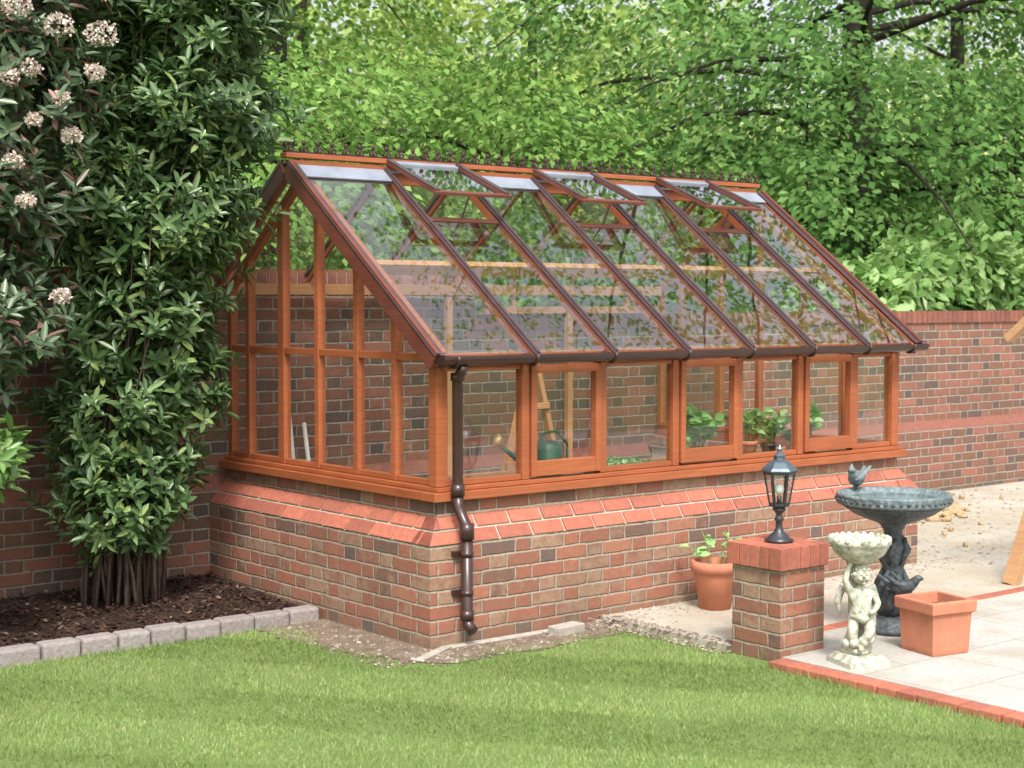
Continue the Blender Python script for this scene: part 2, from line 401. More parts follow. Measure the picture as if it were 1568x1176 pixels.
m_chip=leafmat('bark_chip',[(0,(.025,.016,.012)),(.5,(.06,.035,.026)),(.92,(.12,.065,.048)),(1,(.34,.25,.19))],3,0,.9,.3,0)
mb.build('planting_bed',[m_mulch,m_chip])
mb=MB(); x=-.03
while x>-7:
    l=random.uniform(.17,.24); z=.082+random.uniform(-.006,.008); y0=.985+random.uniform(-.006,.006)+.012*math.sin(x*2)
    mb.box(x-l,x-.009,y0,y0+.11,-.03,z); x-=l
m_sett=solid('granite_sett',(.37,.325,.31),(.24,.21,.205),45,.85,.3,bumpd=.005,isl=.3)
mb.build('stone_edging',m_sett,bevel=.014)

# ---------------------------------------------------------------- garden wall
mb=MB()
mb.box(-9,20,2.30,2.62,-.1,.60,0)
mb.hexa([(-9,2.30,.60),(20,2.30,.60),(20,2.62,.60),(-9,2.62,.60),(-9,2.36,.68),(20,2.36,.68),(20,2.62,.68),(-9,2.62,.68)],1)
mb.box(-9,20,2.362,2.59,.68,1.565,0)
mb.box(-9,2.12,2.362,2.59,1.567,1.86,0)
x=-9
while x<20:
    hi= x<2.1
    z0=1.862 if hi else 1.567
    mb.box(x,x+.066,2.345,2.605,z0,z0+.105+random.uniform(-.002,.002),1); x+=.075
mb.box(-9,2.11,2.352,2.595,1.861,1.955,2); mb.box(2.13,20,2.352,2.595,1.566,1.66,2)
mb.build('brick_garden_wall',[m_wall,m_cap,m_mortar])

# ---------------------------------------------------------------- greenhouse
G=empty('greenhouse',(2,1.15,0))
Lx=4.0; YB=2.298
mb=MB()
def ring(z0,z1,a,b,th,mat=0):
    mb.box(a,Lx-a,b,b+th,z0,z1,mat); mb.box(a,a+th,b+th,YB,z0,z1,mat); mb.box(Lx-a-th,Lx-a,b+th,YB,z0,z1,mat)
ring(-.1,.525,0,0,.22); ring(.655,.738,.11,.09,.13)
e_=.003
mb.hexa([(e_,e_,.525),(Lx-e_,e_,.525),(Lx-e_,.22,.525),(e_,.22,.525),(.111,.091,.655),(Lx-.111,.091,.655),(Lx-.111,.22,.655),(.111,.22,.655)],1)
mb.hexa([(e_,.22,.525),(.22,.22,.525),(.22,YB,.525),(e_,YB,.525),(.111,.22,.655),(.22,.22,.655),(.22,YB,.655),(.111,YB,.655)],1)
mb.hexa([(Lx-.22,.22,.525),(Lx-e_,.22,.525),(Lx-e_,YB,.525),(Lx-.22,YB,.525),(Lx-.22,.22,.655),(Lx-.111,.22,.655),(Lx-.111,YB,.655),(Lx-.22,YB,.655)],1)
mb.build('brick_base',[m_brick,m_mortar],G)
mb=MB()
rows=[(.530,.588,0.0,.43),(.601,.656,.53,.96)]
for ri,(z0,z1,f0,f1) in enumerate(rows):
    pr=.004
    a0,a1,b0,b1=.11*f0-pr,.11*f1-pr,.09*f0-pr,.09*f1-pr
    x=-.225+.11*ri
    xs=[a0]
    while True:
        x+=.225
        if x>.08 and x<Lx-.08: xs.append(x+random.uniform(-.006,.006))
        if x>Lx: break
    xs.append(Lx-a0)
    for i in range(len(xs)-1):
        l,r=xs[i]+(.007 if i else 0),xs[i+1]-(.007 if i<len(xs)-2 else 0)
        lt=l if i else a1; rt=r if i<len(xs)-2 else Lx-a1
        j=random.uniform(-.003,.003)
        mb.hexa([(l,b0+j,z0),(r,b0+j,z0),(r,.16,z0),(l,.16,z0),(lt,b1+j,z1),(rt,b1+j,z1),(rt,.16,z1),(lt,.16,z1)])
    for side in (0,1):
        ys=[b0+.001]; y=.11*(1-ri)
        while y<YB-.08:
            if y>.08: ys.append(y+random.uniform(-.006,.006))
            y+=.225
        ys.append(YB)
        for i in range(len(ys)-1):
            l,r=ys[i]+(.007 if i else 0),ys[i+1]-.007
            lt=l if i else b1+.001
            X=lambda q:(q if side==0 else Lx-q)
            p=[(X(a0),l,z0),(X(.18),l,z0),(X(.18),r,z0),(X(a0),r,z0),(X(a1),lt,z1),(X(.18),lt,z1),(X(.18),r,z1),(X(a1),r,z1)]
            if side: p=[p[1],p[0],p[3],p[2],p[5],p[4],p[7],p[6]]
            mb.hexa(p)
mb.build('sloping_plinth_bricks',m_plinth,G,bevel=.005)
mb=MB(); mb.box(.22,Lx-.22,.22,2.29,-.05,.034); mb.build('floor',m_concrete,G)

Ye,Ze,Yr,Zr=.02,1.50,1.43,2.56; sl_=(Zr-Ze)/(Yr-Ye)
def roof(y): return Ze+(y-Ye)*sl_ if y<=Yr else Zr-(y-Yr)*sl_
nF=V(0,-sl_,1).normalized(); nB=V(0,sl_,1).normalized()
XB=[.07,.70,1.26,1.83,2.37,2.92,3.45,3.95]
XL,XR=.13,3.87; YF=.09
fr=MB()
fr.box(.065,Lx-.065,.045,.15,.74,.785); fr.box(.065,.17,.152,2.29,.74,.785); fr.box(Lx-.17,Lx-.065,.152,2.29,.74,.785)
fr.box(.10,Lx-.10,.07,.15,.787,.81); fr.box(.10,.17,.152,2.29,.787,.81); fr.box(Lx-.17,Lx-.10,.152,2.29,.787,.81)
for x in (XL-.025,XR-.045): fr.box(x,x+.07,.085,.155,.812,1.43)
fr.box(XL-.03,XR+.03,.08,.15,1.432,1.495)
for x in XB[1:-1]: fr.box(x-.025,x+.025,.087,.145,.812,1.43)
edges=[XL+.045]+XB[1:-1]+[XR-.045]
glass=MB()
def pane(p): glass.add(p,[(0,1,2,3)])
for i in range(7):
    l=edges[i]+.026; r=edges[i+1]-.026
    if i==0: l=edges[0]+.001
    if i==6: r=edges[7]-.001
    if i in (1,3,5):
        fr.box(l+.004,l+.042,.072,.118,.825,1.425); fr.box(r-.042,r-.004,.072,.118,.825,1.425)
        fr.box(l+.043,r-.043,.073,.117,.825,.905); fr.box(l+.043,r-.043,.073,.117,1.38,1.424)
    else:
        fr.box(l,r,.095,.135,.812,.842)
        fr.box(l,r,.095,.135,1.405,1.43)
    pane([(l,.112,.82),(r,.112,.82),(r,.112,1.42),(l,.112,1.42)])
YP=[.51,.87,1.27,1.66,2.05,2.265]
for sx,xg in ((0,XL),(1,XR)):
    x0,x1=(xg,xg+.05) if sx==0 else (xg-.05,xg)
    xm=(x0+x1)/2
    for k,y in enumerate(YP):
        wdt=.042 if k!=3 else .065
        zt=roof(y)-.06
        fr.box(x0,x1,y-wdt/2,y+wdt/2,.812,zt)
    ys=[.155]+YP
    for i in range(6):
        a=ys[i]+(.024 if i else 0.001); b=ys[i+1]-.024
        if i==3: b-=.012
        if i==4: a+=.012
        fr.box(x0+.004,x1-.004,a,b,1.455,1.495); fr.box(x0+.004,x1-.004,a,b,.812,.842)
        za,zb=roof(a)-.07,roof(b)-.07
        if a<Yr<b:
            glass.add([(xm,a,.83),(xm,b,.83),(xm,b,zb),(xm,Yr,Zr-.07),(xm,a,za)],[(0,1,2,3,4)])
        else: pane([(xm,a,.83),(xm,b,.83),(xm,b,zb),(xm,a,za)])
    fr.beam((xm,.10,roof(.10)-.075),(xm,Yr,Zr-.075),.046,.05,nF)
    fr.beam((xm,Yr,Zr-.075),(xm,2.29,roof(2.29)-.075),.046,.05,nB)
fr.build('timber_frame',m_wood,G,bevel=.003)
rb=MB(); cp=MB(); bg_=MB(); ld=MB(); pl=MB()
for i,x in enumerate(XB):
    end=i in (0,7)
    for (ya,yb,n) in ((Ye-.03,Yr-.03,nF),(2.29,Yr+.03,nB)):
        def P(y,d,n=n):
            z=(Ze+(y-Ye)*sl_) if n is nF else Zr-(y-Yr)*sl_
            return V(x,y,z)+n*d
        if end:
            sx=-.035 if i==0 else .035
            bg_.beam(P(ya,-.02)+V(sx,0,0),P(yb,-.02)+V(sx,0,0),.026,.11,n)
            rb.beam(P(ya,-.03),P(yb,-.03),.042,.05,n)
            cp.beam(P(ya,.014)+V(sx*.6,0,0),P(yb,.014)+V(sx*.6,0,0),.06,.014,n)
        else:
            wd=.034 if n is nF else .022
            rb.beam(P(ya,-.028),P(yb,-.028),wd,.046 if n is nF else .026,n)
            cp.beam(P(ya-.01 if n is nF else ya,.010),P(yb,.010),wd+.003,.016,n)
            cp.beam(P(ya,.023),P(yb,.023),.016,.010,n)
rb.build('roof_bars',m_wood,G,bevel=.003); cp.build('bar_cappings',m_cap_bar,G,bevel=.003); bg_.build('bargeboards',m_barge,G,bevel=.003)
pl.beam((.02,Yr,Zr+.035),(Lx-.02,Yr,Zr+.035),.07,.028); pl.beam((.05,Yr,Zr-.045),(Lx-.05,Yr,Zr-.045),.05,.11)
pl.build('ridge_board',m_wood,G,bevel=.003)
pl=MB()
pl.beam((.12,.76,roof(.76)-.105),(Lx-.12,.76,roof(.76)-.105),.045,.07,nF)
pl.beam((.17,2.27,1.84),(Lx-.17,2.27,1.84),.05,.07)
pl.beam((2.15,2.30,1.70),(Lx-.17,2.30,1.70),.06,.05)
for x in (2.4,2.95,3.5): pl.beam((x,2.29,1.72),(x,2.29,1.80),.04,.04,(0,1,0))
pl.beam((.17,.19,1.47),(Lx-.17,.19,1.47),.075,.05)
for x in (1.83,2.92):
    pl.beam((x-.02,2.26,.05),(x-.02,2.26,1.79),.045,.045,(0,1,0))
pl.build('inner_timbers',m_woodl,G,bevel=.003)
vents=[1,3,5]
rg=MB()
for i in range(7):
    a,b=XB[i]+.022,XB[i+1]-.022
    s0,s1=.035,(.13 if i not in vents else .05)
    for n,sg in ((nF,-1),(nB,1)):
        if n is nB: s1=.08
        pa=V((a+b)/2,Yr+sg*s0,Zr-s0*sl_)+n*.008; pb=V((a+b)/2,Yr+sg*s1,Zr-s1*sl_)+n*.008
        ld.beam(pa,pb,b-a,.008,n)
    yt=Yr-.44 if i in vents else Yr-.05
    rg.add([(x,y,roof(y)) for x,y in [(a,Ye-.01),(b,Ye-.01),(b,yt),(a,yt)]],[(0,1,2,3)])
    glass.add([(x,y,roof(y)) for x,y in [(a,Yr+.05),(b,Yr+.05),(b,2.28),(a,2.28)]],[(0,1,2,3)])
ld.build('lead_flashing',m_lead,G)
for k,i in enumerate(vents):
    a,b=XB[i]+.012,XB[i+1]-.012
    v=MB()
    yv=Yr-.42; v.beam((a+.01,yv,roof(yv)-.02),(b-.01,yv,roof(yv)-.02),.04,.045,nF,0)
    an=math.radians(22.5); H=V(0,Yr-.03,Zr+.03); D=V(0,-math.cos(an),-math.sin(an)); nn=V(0,-math.sin(an),math.cos(an)); L=.53
    for x in (a+.012,b-.012):
        v.beam(V(x,0,0)+H,V(x,0,0)+H+D*L,.032,.024,nn,1); v.beam(V(x,0,0)+H+nn*.017,V(x,0,0)+H+D*L+nn*.017,.036,.008,nn,3)
    v.beam(V(a-.01,0,0)+H+D*L,V(b+.01,0,0)+H+D*L,.036,.02,nn,1)
    v.beam(V(a+.04,0,0)+H+D*.03,V(b-.04,0,0)+H+D*.03,.05,.026,nn,2)
    mid=(a+b)/2; v.beam(V(mid,0,0)+H+D*(L-.03)-nn*.02,V(mid,yv+.02,roof(yv)-.02),.010,.010,(1,0,0),3)
    q=[V(a+.03,0,0)+H+D*.05,V(b-.03,0,0)+H+D*.05,V(b-.03,0,0)+H+D*(L-.02),V(a+.03,0,0)+H+D*(L-.02)]
    rg.add(q,[(3,2,1,0)])
    v.build('roof_vent_%d'%(k+1),[m_barge,m_barge,m_lead,m_cap_bar],G,bevel=.003)
glass.build('glazing',m_glass,G); rg.build('roof_glazing',m_rglass,G)
c=MB(); zc=Zr+.049
c.beam((.03,Yr,zc+.004),(Lx-.03,Yr,zc+.004),.024,.014)
x=.06
while x<Lx-.04:
    c.tube([(x,Yr,zc),(x,Yr,zc+.052)],[.0065,.006],6); c.ball((x,Yr,zc+.060),.0155,6,0,(1,.6,1.15))
    for s in (-1,1):
        c.tube([(x+s*.004,Yr,zc+.012),(x+s*.022,Yr,zc+.016),(x+s*.028,Yr,zc+.030),(x+s*.014,Yr,zc+.040)],.0062,5)
    x+=.096
for xx in (.035,Lx-.035):
    c.lathe([(.012,0),(.018,.01),(.008,.03),(.018,.045),(.008,.06),(.001,.08)],(xx,Yr,zc),8)
c.build('ridge_cresting',m_crest,G)
g=MB(); r=.048; yc,zc=-.03,1.485; vs=[];K=12
for x in (.04,Lx-.0):
    for rr in (r,r-.006):
        for k in range(K+1):
            t=math.pi+math.pi*k/K; vs.append((x,yc+rr*math.cos(t),zc+rr*math.sin(t)))
n1=K+1; f=[]
for k in range(K):
    f.append((k,k+1,2*n1+k+1,2*n1+k)); f.append((n1+k+1,n1+k,3*n1+k,3*n1+k+1))
f.append(tuple(range(0,n1))[::-1]); f.append(tuple(range(2*n1,3*n1)))
f.append((0,n1,3*n1,2*n1)); f.append((K,2*n1+K,3*n1+K,n1+K))
g.add(vs,f,0,False)
for x in [.13]+[q-.05 for q in XB[1:-1]]+[3.85]:
    g.tube([(x,yc+ .047*math.cos(t),zc+.054*math.sin(t)) for t in [math.pi+math.pi*k/8 for k in range(9)]],.010,6)
    g.beam((x,.02,zc-.01),(x,.078,zc-.03),.03,.03)
px=.187
g.tube([(px,-.03,1.44),(px,-.02,1.41),(px,.015,1.37),(px,.015,.80),(px,.012,.75)],.028,14)
g.tube([(px,.015,1.40),(px,.015,1.36)],.036,14); g.tube([(px,.015,.83),(px,.015,.77)],.036,14)
g.tube([(px,.013,.77),(px,.010,.71),(px,-.03,.655),(px,-.06,.62),(px,-.062,.56)],.029,14)
g.tube([(px,-.058,.635),(px,-.061,.60),(px,-.062,.555)],.038,14)
g.tube([(px,-.062,.56),(px,-.062,.15),(px,-.075,.115),(px,-.11,.09)],.03,14)
g.tube([(px,-.062,.19),(px,-.062,.14)],.036,14)
for z in (.28,.48): g.beam((px-.055,-.012,z),(px+.055,-.012,z),.03,.025); g.tube([(px,-.062,z-.012),(px,-.062,z+.012)],.034,14)
g.build('gutter_and_downpipe',m_gutter,G)

st=MB()
for k in range(7):
    y=.20+k*.075; st.box(.22,3.78,y,y+.055,.765,.785)
for x in (.3,1.2,2.1,3.0,3.7):
    st.box(x-.02,x+.02,.2,.71,.72,.763); st.box(x-.02,x+.02,.66,.70,.035,.718); st.box(x-.021,x+.021,.225,.262,.035,.718)
st.build('staging_bench',m_woodl,None,bevel=.002)
st=MB()
st.beam((1.55,1.55,.04),(1.95,1.55,1.36),.035,.05,(0,1,0)); st.beam((2.35,1.55,.04),(1.99,1.55,1.36),.035,.05,(0,1,0)); st.beam((1.72,1.52,.7),(2.2,1.52,.7),.03,.05); st.beam((1.85,1.52,1.08),(2.08,1.52,1.08),.03,.04)
st.build('brace_stand_in',m_woodl,None,bevel=.002)  # invented ladder shape, stands in for the interior diagonal braces

m_green=solid('green_enamel',(.04,.15,.075),(.03,.10,.05),10,.3,.6); m_brass=solid('brass',(.75,.52,.26),(.6,.4,.18),20,.35,.5,.4)
wc=MB(); X,Y,Z=1.08,.36,.786
wc.lathe([(.085,0),(.088,.01),(.085,.17),(.07,.19),(.06,.192),(.058,.185)],(X,Y,Z),20)
wc.tube([(X-.08,Y,Z+.03),(X-.20,Y,Z+.09),(X-.33,Y,Z+.18)],[.022,.015,.011],10)
wc.tube([(X-.32,Y,Z+.175),(X-.36,Y,Z+.215),(X-.375,Y,Z+.225)],[.012,.035,.038],12,1)
wc.tube([(X-.07,Y,Z+.15),(X-.19,Y,Z+.13),(X-.2,Y,Z+.09)],.005,6)
wc.tube([(X+.084,Y,Z+.03),(X+.15,Y,Z+.08),(X+.15,Y,Z+.17),(X+.07,Y,Z+.245),(X-.02,Y,Z+.24),(X-.06,Y,Z+.18)],.008,8)
wc.build('watering_can',[m_green,m_brass],origin=(X,Y,Z))

m_pl=leafmat('pot_plant_leaf',[(0,(.20,.42,.12)),(.5,(.30,.54,.18)),(1,(.42,.64,.26))],3,.3,.5,.1)
def potted(x,y,z,pr,ph,spread,h,n,ll,name='potted_plant',mat=m_pl,potmat=m_terra):
    e=empty(name,(x,y,z)); p=MB()
    p.lathe([(pr*.72,0),(pr*.95,ph*.75),(pr*.96,ph*.76),(pr*1.08,ph*.77),(pr*1.1,ph),(pr*.95,ph),(pr*.9,ph*.85)],(x,y,z),24)
    p.lathe([(pr*.88,ph*.8),(.001,ph*.88)],(x,y,z),12,1)
    if n:
        S=max(4,n//14)
        P=[];D=[]
        for s in range(S):
            a=random.uniform(0,6.28); rr=spread*random.uniform(.2,1); hh=h*random.uniform(.55,1)
            tip=(x+rr*math.cos(a),y+rr*math.sin(a),z+ph*.85+hh)
            p.tube([(x+.2*rr*math.cos(a),y+.2*rr*math.sin(a),z+ph*.8),(x+.6*rr*math.cos(a),y+.6*rr*math.sin(a),z+ph*.85+hh*.6),tip],[.003,.0025,.002],5,2)
            for k in range(n//S):
                b=random.uniform(0,6.28); t=random.uniform(.4,1)
                P.append((x+rr*t*math.cos(a),max(.16,y+rr*t*math.sin(a)) if z>.5 else y+rr*t*math.sin(a),z+ph*.85+hh*t)); D.append((math.cos(b),math.sin(b)*(.4 if z>.5 else 1),random.uniform(-.1,.5)))
        P=np.array(P);D=np.array(D)
        leafobj('leaves',P,D,np.tile([[0,-.9,1.]],(len(P),1))+rng.normal(0,.2,(len(P),3)),rng.uniform(.7,1.2,len(P))*ll,rng.uniform(.7,1,len(P))*ll*.85,mat,e,True)
    p.build('pot',[potmat,m_soil,m_pl],e)
m_dark=solid('dark_plastic_pot',(.03,.03,.03),(.02,.02,.02),5,.5)
potted(2.20,.27,.786,.055,.10,.16,.24,170,.08)
potted(2.05,.30,.786,.045,.07,.09,.12,60,.06,potmat=m_dark)
potted(2.60,.24,.786,.06,.12,.13,.20,130,.075)
potted(2.82,.26,.786,.05,.09,.12,.20,120,.065,potmat=m_dark)
potted(3.18,.24,.786,.05,.10,.10,.22,110,.065)
potted(3.02,.24,.786,.04,.06,.08,.14,60,.055)
tr=MB()
tr.box(1.35,1.75,.2,.45,.787,.793)
for b in ((1.35,1.75,.2,.207),(1.35,1.75,.443,.45),(1.35,1.357,.208,.442),(1.743,1.75,.208,.442)): tr.box(*b,.794,.835)
tr.box(1.359,1.741,.209,.441,.794,.82,1)
tr.build('seed_tray',[m_green,m_soil])
P=np.stack([rng.uniform(1.37,1.73,160),rng.uniform(.22,.43,160),np.full(160,.82)],1)
leafobj('seedlings',P,unit(rng.normal(0,1,(160,3))*[1,1,.3]+[0,0,.6]),np.tile([[0,0,1.]],(160,1))+rng.normal(0,.2,(160,3)),.045,.025,m_pl,None,True)
tl=MB(); tl.tube([(.42,1.95,.05),(.48,2.1,.75),(.50,2.2,1.12)],.016,8); tl.tube([(.50,1.8,.05),(.55,2.0,.6),(.57,2.12,1.0)],.014,8,0)
tl.box(.34,.50,1.90,1.93,.04,.18,1)
tl.build('garden_tools',[solid('pale_handle',(.72,.69,.62),(.6,.55,.48),10,.5),m_dark])

# ---------------------------------------------------------------- brick pillar and lantern
mb=MB(); x0,x1,y0,y1=1.145,1.47,-1.32,-1.0
mb.box(x0,x1,y0,y1,-.06,.455,0)
mb.box(x0-.012,x1+.012,y0-.012,y1+.012,.457,.555,2)
for k in range(5):
    a=x0-.02+k*.0725
    mb.box(a,a+.063,y0-.02,y0+.06,.456,.566,1); mb.box(a,a+.063,y1-.06,y1+.02,.456,.566,1)
for k in range(3):
    a=y0+.066+k*.066; mb.box(x0-.02,x0+.085,a,a+.057,.456,.566,1); mb.box(x1-.085,x1+.02,a,a+.057,.456,.566,1)
mb.box(x0+.09,x1-.09,y0+.066,y1-.066,.456,.564,1)
mb.build('brick_pillar',[m_brick,m_plinth,m_mortar],bevel=.003)
m_black=solid('black_cast_iron',(.022,.024,.028),(.035,.04,.046),15,.35,.6); m_roofm=solid('lantern_roof_metal',(.10,.14,.18),(.06,.08,.10),15,.3,.6,.3)
lx,ly,lz=1.31,-1.16,.566
ln=MB()
ln.lathe([(.072,0),(.072,.012),(.055,.02),(.045,.035),(.026,.05),(.018,.07),(.016,.10),(.026,.112),(.016,.125),(.014,.14),(.03,.155),(.034,.165),(.02,.175)],(lx,ly,lz),20)
def hexr(r,z): return [(lx+r*math.cos(math.radians(60*k+15)),ly+r*math.sin(math.radians(60*k+15)),lz+z) for k in range(6)]
ln.lathe([(.03,.17),(.05,.178),(.052,.186),(.04,.19)],(lx,ly,lz),6,0,rot=math.radians(15),smooth=False)
b0=hexr(.048,.188); b1=hexr(.076,.345)
for k in range(6):
    ln.beam(b0[k],b1[k],.009,.009,(b0[k][0]-lx,b0[k][1]-ly,0)); ln.beam(b0[k],b0[(k+1)%6],.008,.008); ln.beam(b1[k],b1[(k+1)%6],.010,.012)
    q=(k+1)%6; ln.add([[c_*.97+ (lx,ly,0)[i_]*.03 if i_<2 else c_ for i_,c_ in enumerate(p_)] for p_ in (b0[k],b0[q],b1[q],b1[k])],[(0,1,2,3)],2)
ln.lathe([(.088,.35),(.092,.358),(.08,.372),(.05,.40),(.03,.412),(.028,.425),(.034,.43),(.012,.445),(.010,.455),(.014,.465),(.002,.485)],(lx,ly,lz),6,1,rot=math.radians(15),smooth=False)
ln.tube([(lx,ly,lz+.19),(lx,ly,lz+.23)],.012,8,0); ln.ball((lx,ly,lz+.265),.024,8,3,(1,1,1.3))
ln.build('garden_lantern',[m_black,m_roofm,m_glass,solid('bulb_white',(.8,.8,.78),(.75,.75,.73),5,.3)],origin=(lx,ly,lz))

# ---------------------------------------------------------------- terracotta
g0=.031
potted(1.82,-.24,g0,.125,.27,.18,.20,26,.06,'terracotta_pot')
mb=MB(); cx,cy=1.86,-1.70; a=math.radians(-12)
def sq(r,z):
    return [(cx+r*math.sqrt(2)*math.cos(a+math.pi/4+k*math.pi/2),cy+r*math.sqrt(2)*math.sin(a+math.pi/4+k*math.pi/2),z) for k in range(4)]
prof=[(.112,g0),(.116,g0+.02),(.124,g0+.20),(.127,g0+.205),(.140,g0+.21),(.142,g0+.262),(.137,g0+.268),(.116,g0+.268),(.112,g0+.20)]
vs=[];[vs.extend(sq(r,z)) for r,z in prof]
fs=[(3,2,1,0)]+[(i*4+j,i*4+(j+1)%4,(i+1)*4+(j+1)%4,(i+1)*4+j) for i in range(len(prof)-1) for j in range(4)]
mb.add(vs,fs); vs=sq(.113,g0+.215); mb.add(vs,[(0,1,2,3)],1)
mb.build('square_terracotta_planter',[m_terra,m_soil],bevel=.009)

# ---------------------------------------------------------------- bird bath
bx,by=2.08,-1.27; BB=empty('bird_bath',(bx,by,g0))
def bathmat(name,c1,c2,c3):
    m,nt,out=new_mat(name); pos=objc(nt); f=noise(nt,14,3,pos,.65); c=mixc(nt,mrange(nt,f,.4,.65),c1,c2)
    vo=nd(nt,'ShaderNodeTexVoronoi'); vo.inputs['Scale'].default_value=38; nt.links.new(pos,vo.inputs['Vector'])
    c=mixc(nt,mrange(nt,vo.outputs['Distance'],.3,.7,0,.5),c,c3)
    principled(nt,out,c,.55,.4,.05,bump(nt,vo.outputs['Distance'],.006)); return m
m_bd=bathmat('dark_weathered_stone',(.065,.078,.084),(.10,.12,.125),(.03,.035,.04)); m_bl=bathmat('pale_weathered_stone',(.22,.275,.29),(.15,.19,.20),(.08,.095,.10))
b=MB()
wob=lambda t,z,i:1+.07*math.cos(6*t+z*20)
b.lathe([(.15,0),(.155,.015),(.15,.03),(.12,.038),(.115,.055),(.085,.07),(.07,.09)],(bx,by,g0),28,0)
b.lathe([(.07,.09),(.085,.13),(.095,.18),(.08,.23),(.055,.27),(.048,.32),(.06,.36),(.075,.40),(.07,.45),(.05,.49),(.045,.53),(.06,.56),(.09,.585)],(bx,by,g0),30,0,wob)
b.lathe([(.08,.575),(.14,.595),(.21,.625),(.26,.66),(.275,.672)],(bx,by,g0),40,0)
b.lathe([(.275,.672),(.292,.677),(.296,.69),(.292,.712),(.298,.722),(.292,.732),(.270,.730),(.262,.715),(.20,.69),(.10,.675),(.001,.67)],(bx,by,g0),48,1,lambda t,z,i:1+.008*math.cos(24*t))
for k in range(48):
    t=k*2*math.pi/48; b.ball((bx+.294*math.cos(t),by+.294*math.sin(t),g0+.700),.011,5,0,(1,1,.9))
for k in range(6):
    t=k*math.pi/3+.3
    b.tube([(bx+.06*math.cos(t),by+.06*math.sin(t),g0+.10),(bx+.10*math.cos(t+.3),by+.10*math.sin(t+.3),g0+.17),(bx+.075*math.cos(t+.7),by+.075*math.sin(t+.7),g0+.26),(bx+.05*math.cos(t+1),by+.05*math.sin(t+1),g0+.33)],[.02,.028,.02,.01],8,0)
    b.tube([(bx+.05*math.cos(t),by+.05*math.sin(t),g0+.36),(bx+.085*math.cos(t+.3),by+.085*math.sin(t+.3),g0+.43),(bx+.06*math.cos(t+.6),by+.06*math.sin(t+.6),g0+.50)],[.012,.02,.01],8,0)
b.lathe([(.235,.704),(.001,.7045)],(bx,by,g0),40,2)
b.build('bowl_and_pedestal',[m_bd,m_bl,solid('water',(.16,.23,.26),(.12,.18,.21),3,.06,.6)],BB)
def bird(name,x,y,z,s,ang,mat,par):
    ca,sa=math.cos(ang),math.sin(ang)
    def T(a,b_,c): return (x+s*(a*ca-b_*sa),y+s*(a*sa+b_*ca),z+s*c)
    vs=[T(0,0,.45),T(.35,0,.55),T(.58,0,.82),T(.66,0,.9),T(.86,0,.86),T(-.4,0,.5),T(-.75,0,.72),T(-1.0,0,.9),T(-.1,.25,.62),T(-.6,.42,.98),T(-.1,-.25,.62),T(-.6,-.42,.98),T(.05,.08,.05),T(.05,-.08,.05)]
    es=[(0,1),(1,2),(2,3),(3,4),(0,5),(5,6),(6,7),(0,8),(8,9),(0,10),(10,11),(0,12),(0,13)]
    rd=[.30,.27,.17,.17,.03,.22,.10,.07,.13,.05,.13,.05,.05,.05]
    return skin(name,vs,es,[r_*s for r_ in rd],mat,par)
bird('bird',bx+.02,by+.26,g0+.722,.13,math.radians(200),m_bl,BB)
bird('lower_bird',bx-.09,by-.13,g0+.20,.13,math.radians(-70),m_bd,BB)

# ---------------------------------------------------------------- cherub statue
sx,sy=1.34,-1.64; ST=empty('cherub_statue',(sx,sy,g0))
m_stone,nt,out=new_mat('mossy_cast_stone'); pos=objc(nt); f=noise(nt,11,3,pos,.65); f2=noise(nt,30,3,pos,.7)
c=mixc(nt,mrange(nt,f,.42,.62),(.60,.57,.50),(.42,.43,.35)); c=mixc(nt,mrange(nt,f2,.46,.66,0,.78),c,(.18,.21,.12))
principled(nt,out,c,.9,.2,normal=bump(nt,f2,.005))
a=math.radians(-20)
s=MB()
def sqr(r,z,k=4,rot=math.pi/4): return [(sx+r*math.cos(a+rot+j*2*math.pi/k),sy+r*math.sin(a+rot+j*2*math.pi/k),g0+z) for j in range(k)]
s.hexa(sqr(.155,0)+sqr(.155,.025)); s.hexa(sqr(.145,.026)+sqr(.115,.05))
s.lathe([(.075,.045),(.082,.06),(.07,.09),(.055,.12),(.045,.16),(.04,.30),(.04,.44),(.05,.50)],(sx+.02,sy+.03,g0),14,0,lambda t,z,i:1+.13*math.sin(3*t+z*30))
s.lathe([(.05,.485),(.075,.50),(.115,.53),(.135,.565),(.138,.575),(.148,.582),(.148,.60),(.14,.607),(.12,.60),(.09,.585),(.001,.58)],(sx,sy,g0),40,0,lambda t,z,i:1+(.035*math.cos(12*t) if 1<i<9 else 0))
for k in range(24):
    t=k*math.pi/12; s.ball((sx+.137*math.cos(t),sy+.137*math.sin(t),g0+.603),.015,5)
for k in range(9):
    t=k*.7; s.ball((sx+.06*math.cos(t),sy+.06*math.sin(t),g0+.07+.008*k),.026,6)
s.build('base_and_bowl',m_stone,ST)
fd=V(-.55,-.83,0); fd.normalize(); rt=V(.83,-.55,0); rt.normalize()
def B(r_,f_,z_): p=V(sx,sy,g0)+rt*r_+fd*f_+V(0,0,z_); return tuple(p)
vs=[B(0,.02,.235),B(0,.035,.285),B(.0,.03,.335),B(0,.028,.372),
    B(-.032,.025,.225),B(-.045,.045,.15),B(-.028,.03,.08),B(-.03,.065,.062),
    B(.032,.03,.225),B(.035,.075,.165),B(-.005,.055,.105),B(-.012,.085,.075),
    B(-.052,.03,.35),B(-.082,.04,.41),B(-.06,.03,.47),B(-.05,.03,.495),
    B(.052,.03,.345),B(.08,.055,.30),B(.045,.085,.265),B(.02,.088,.262), B(0,.03,.395)]
es=[(0,1),(1,2),(2,3),(0,4),(4,5),(5,6),(6,7),(0,8),(8,9),(9,10),(10,11),(2,12),(12,13),(13,14),(14,15),(2,16),(16,17),(17,18),(18,19),(3,20)]
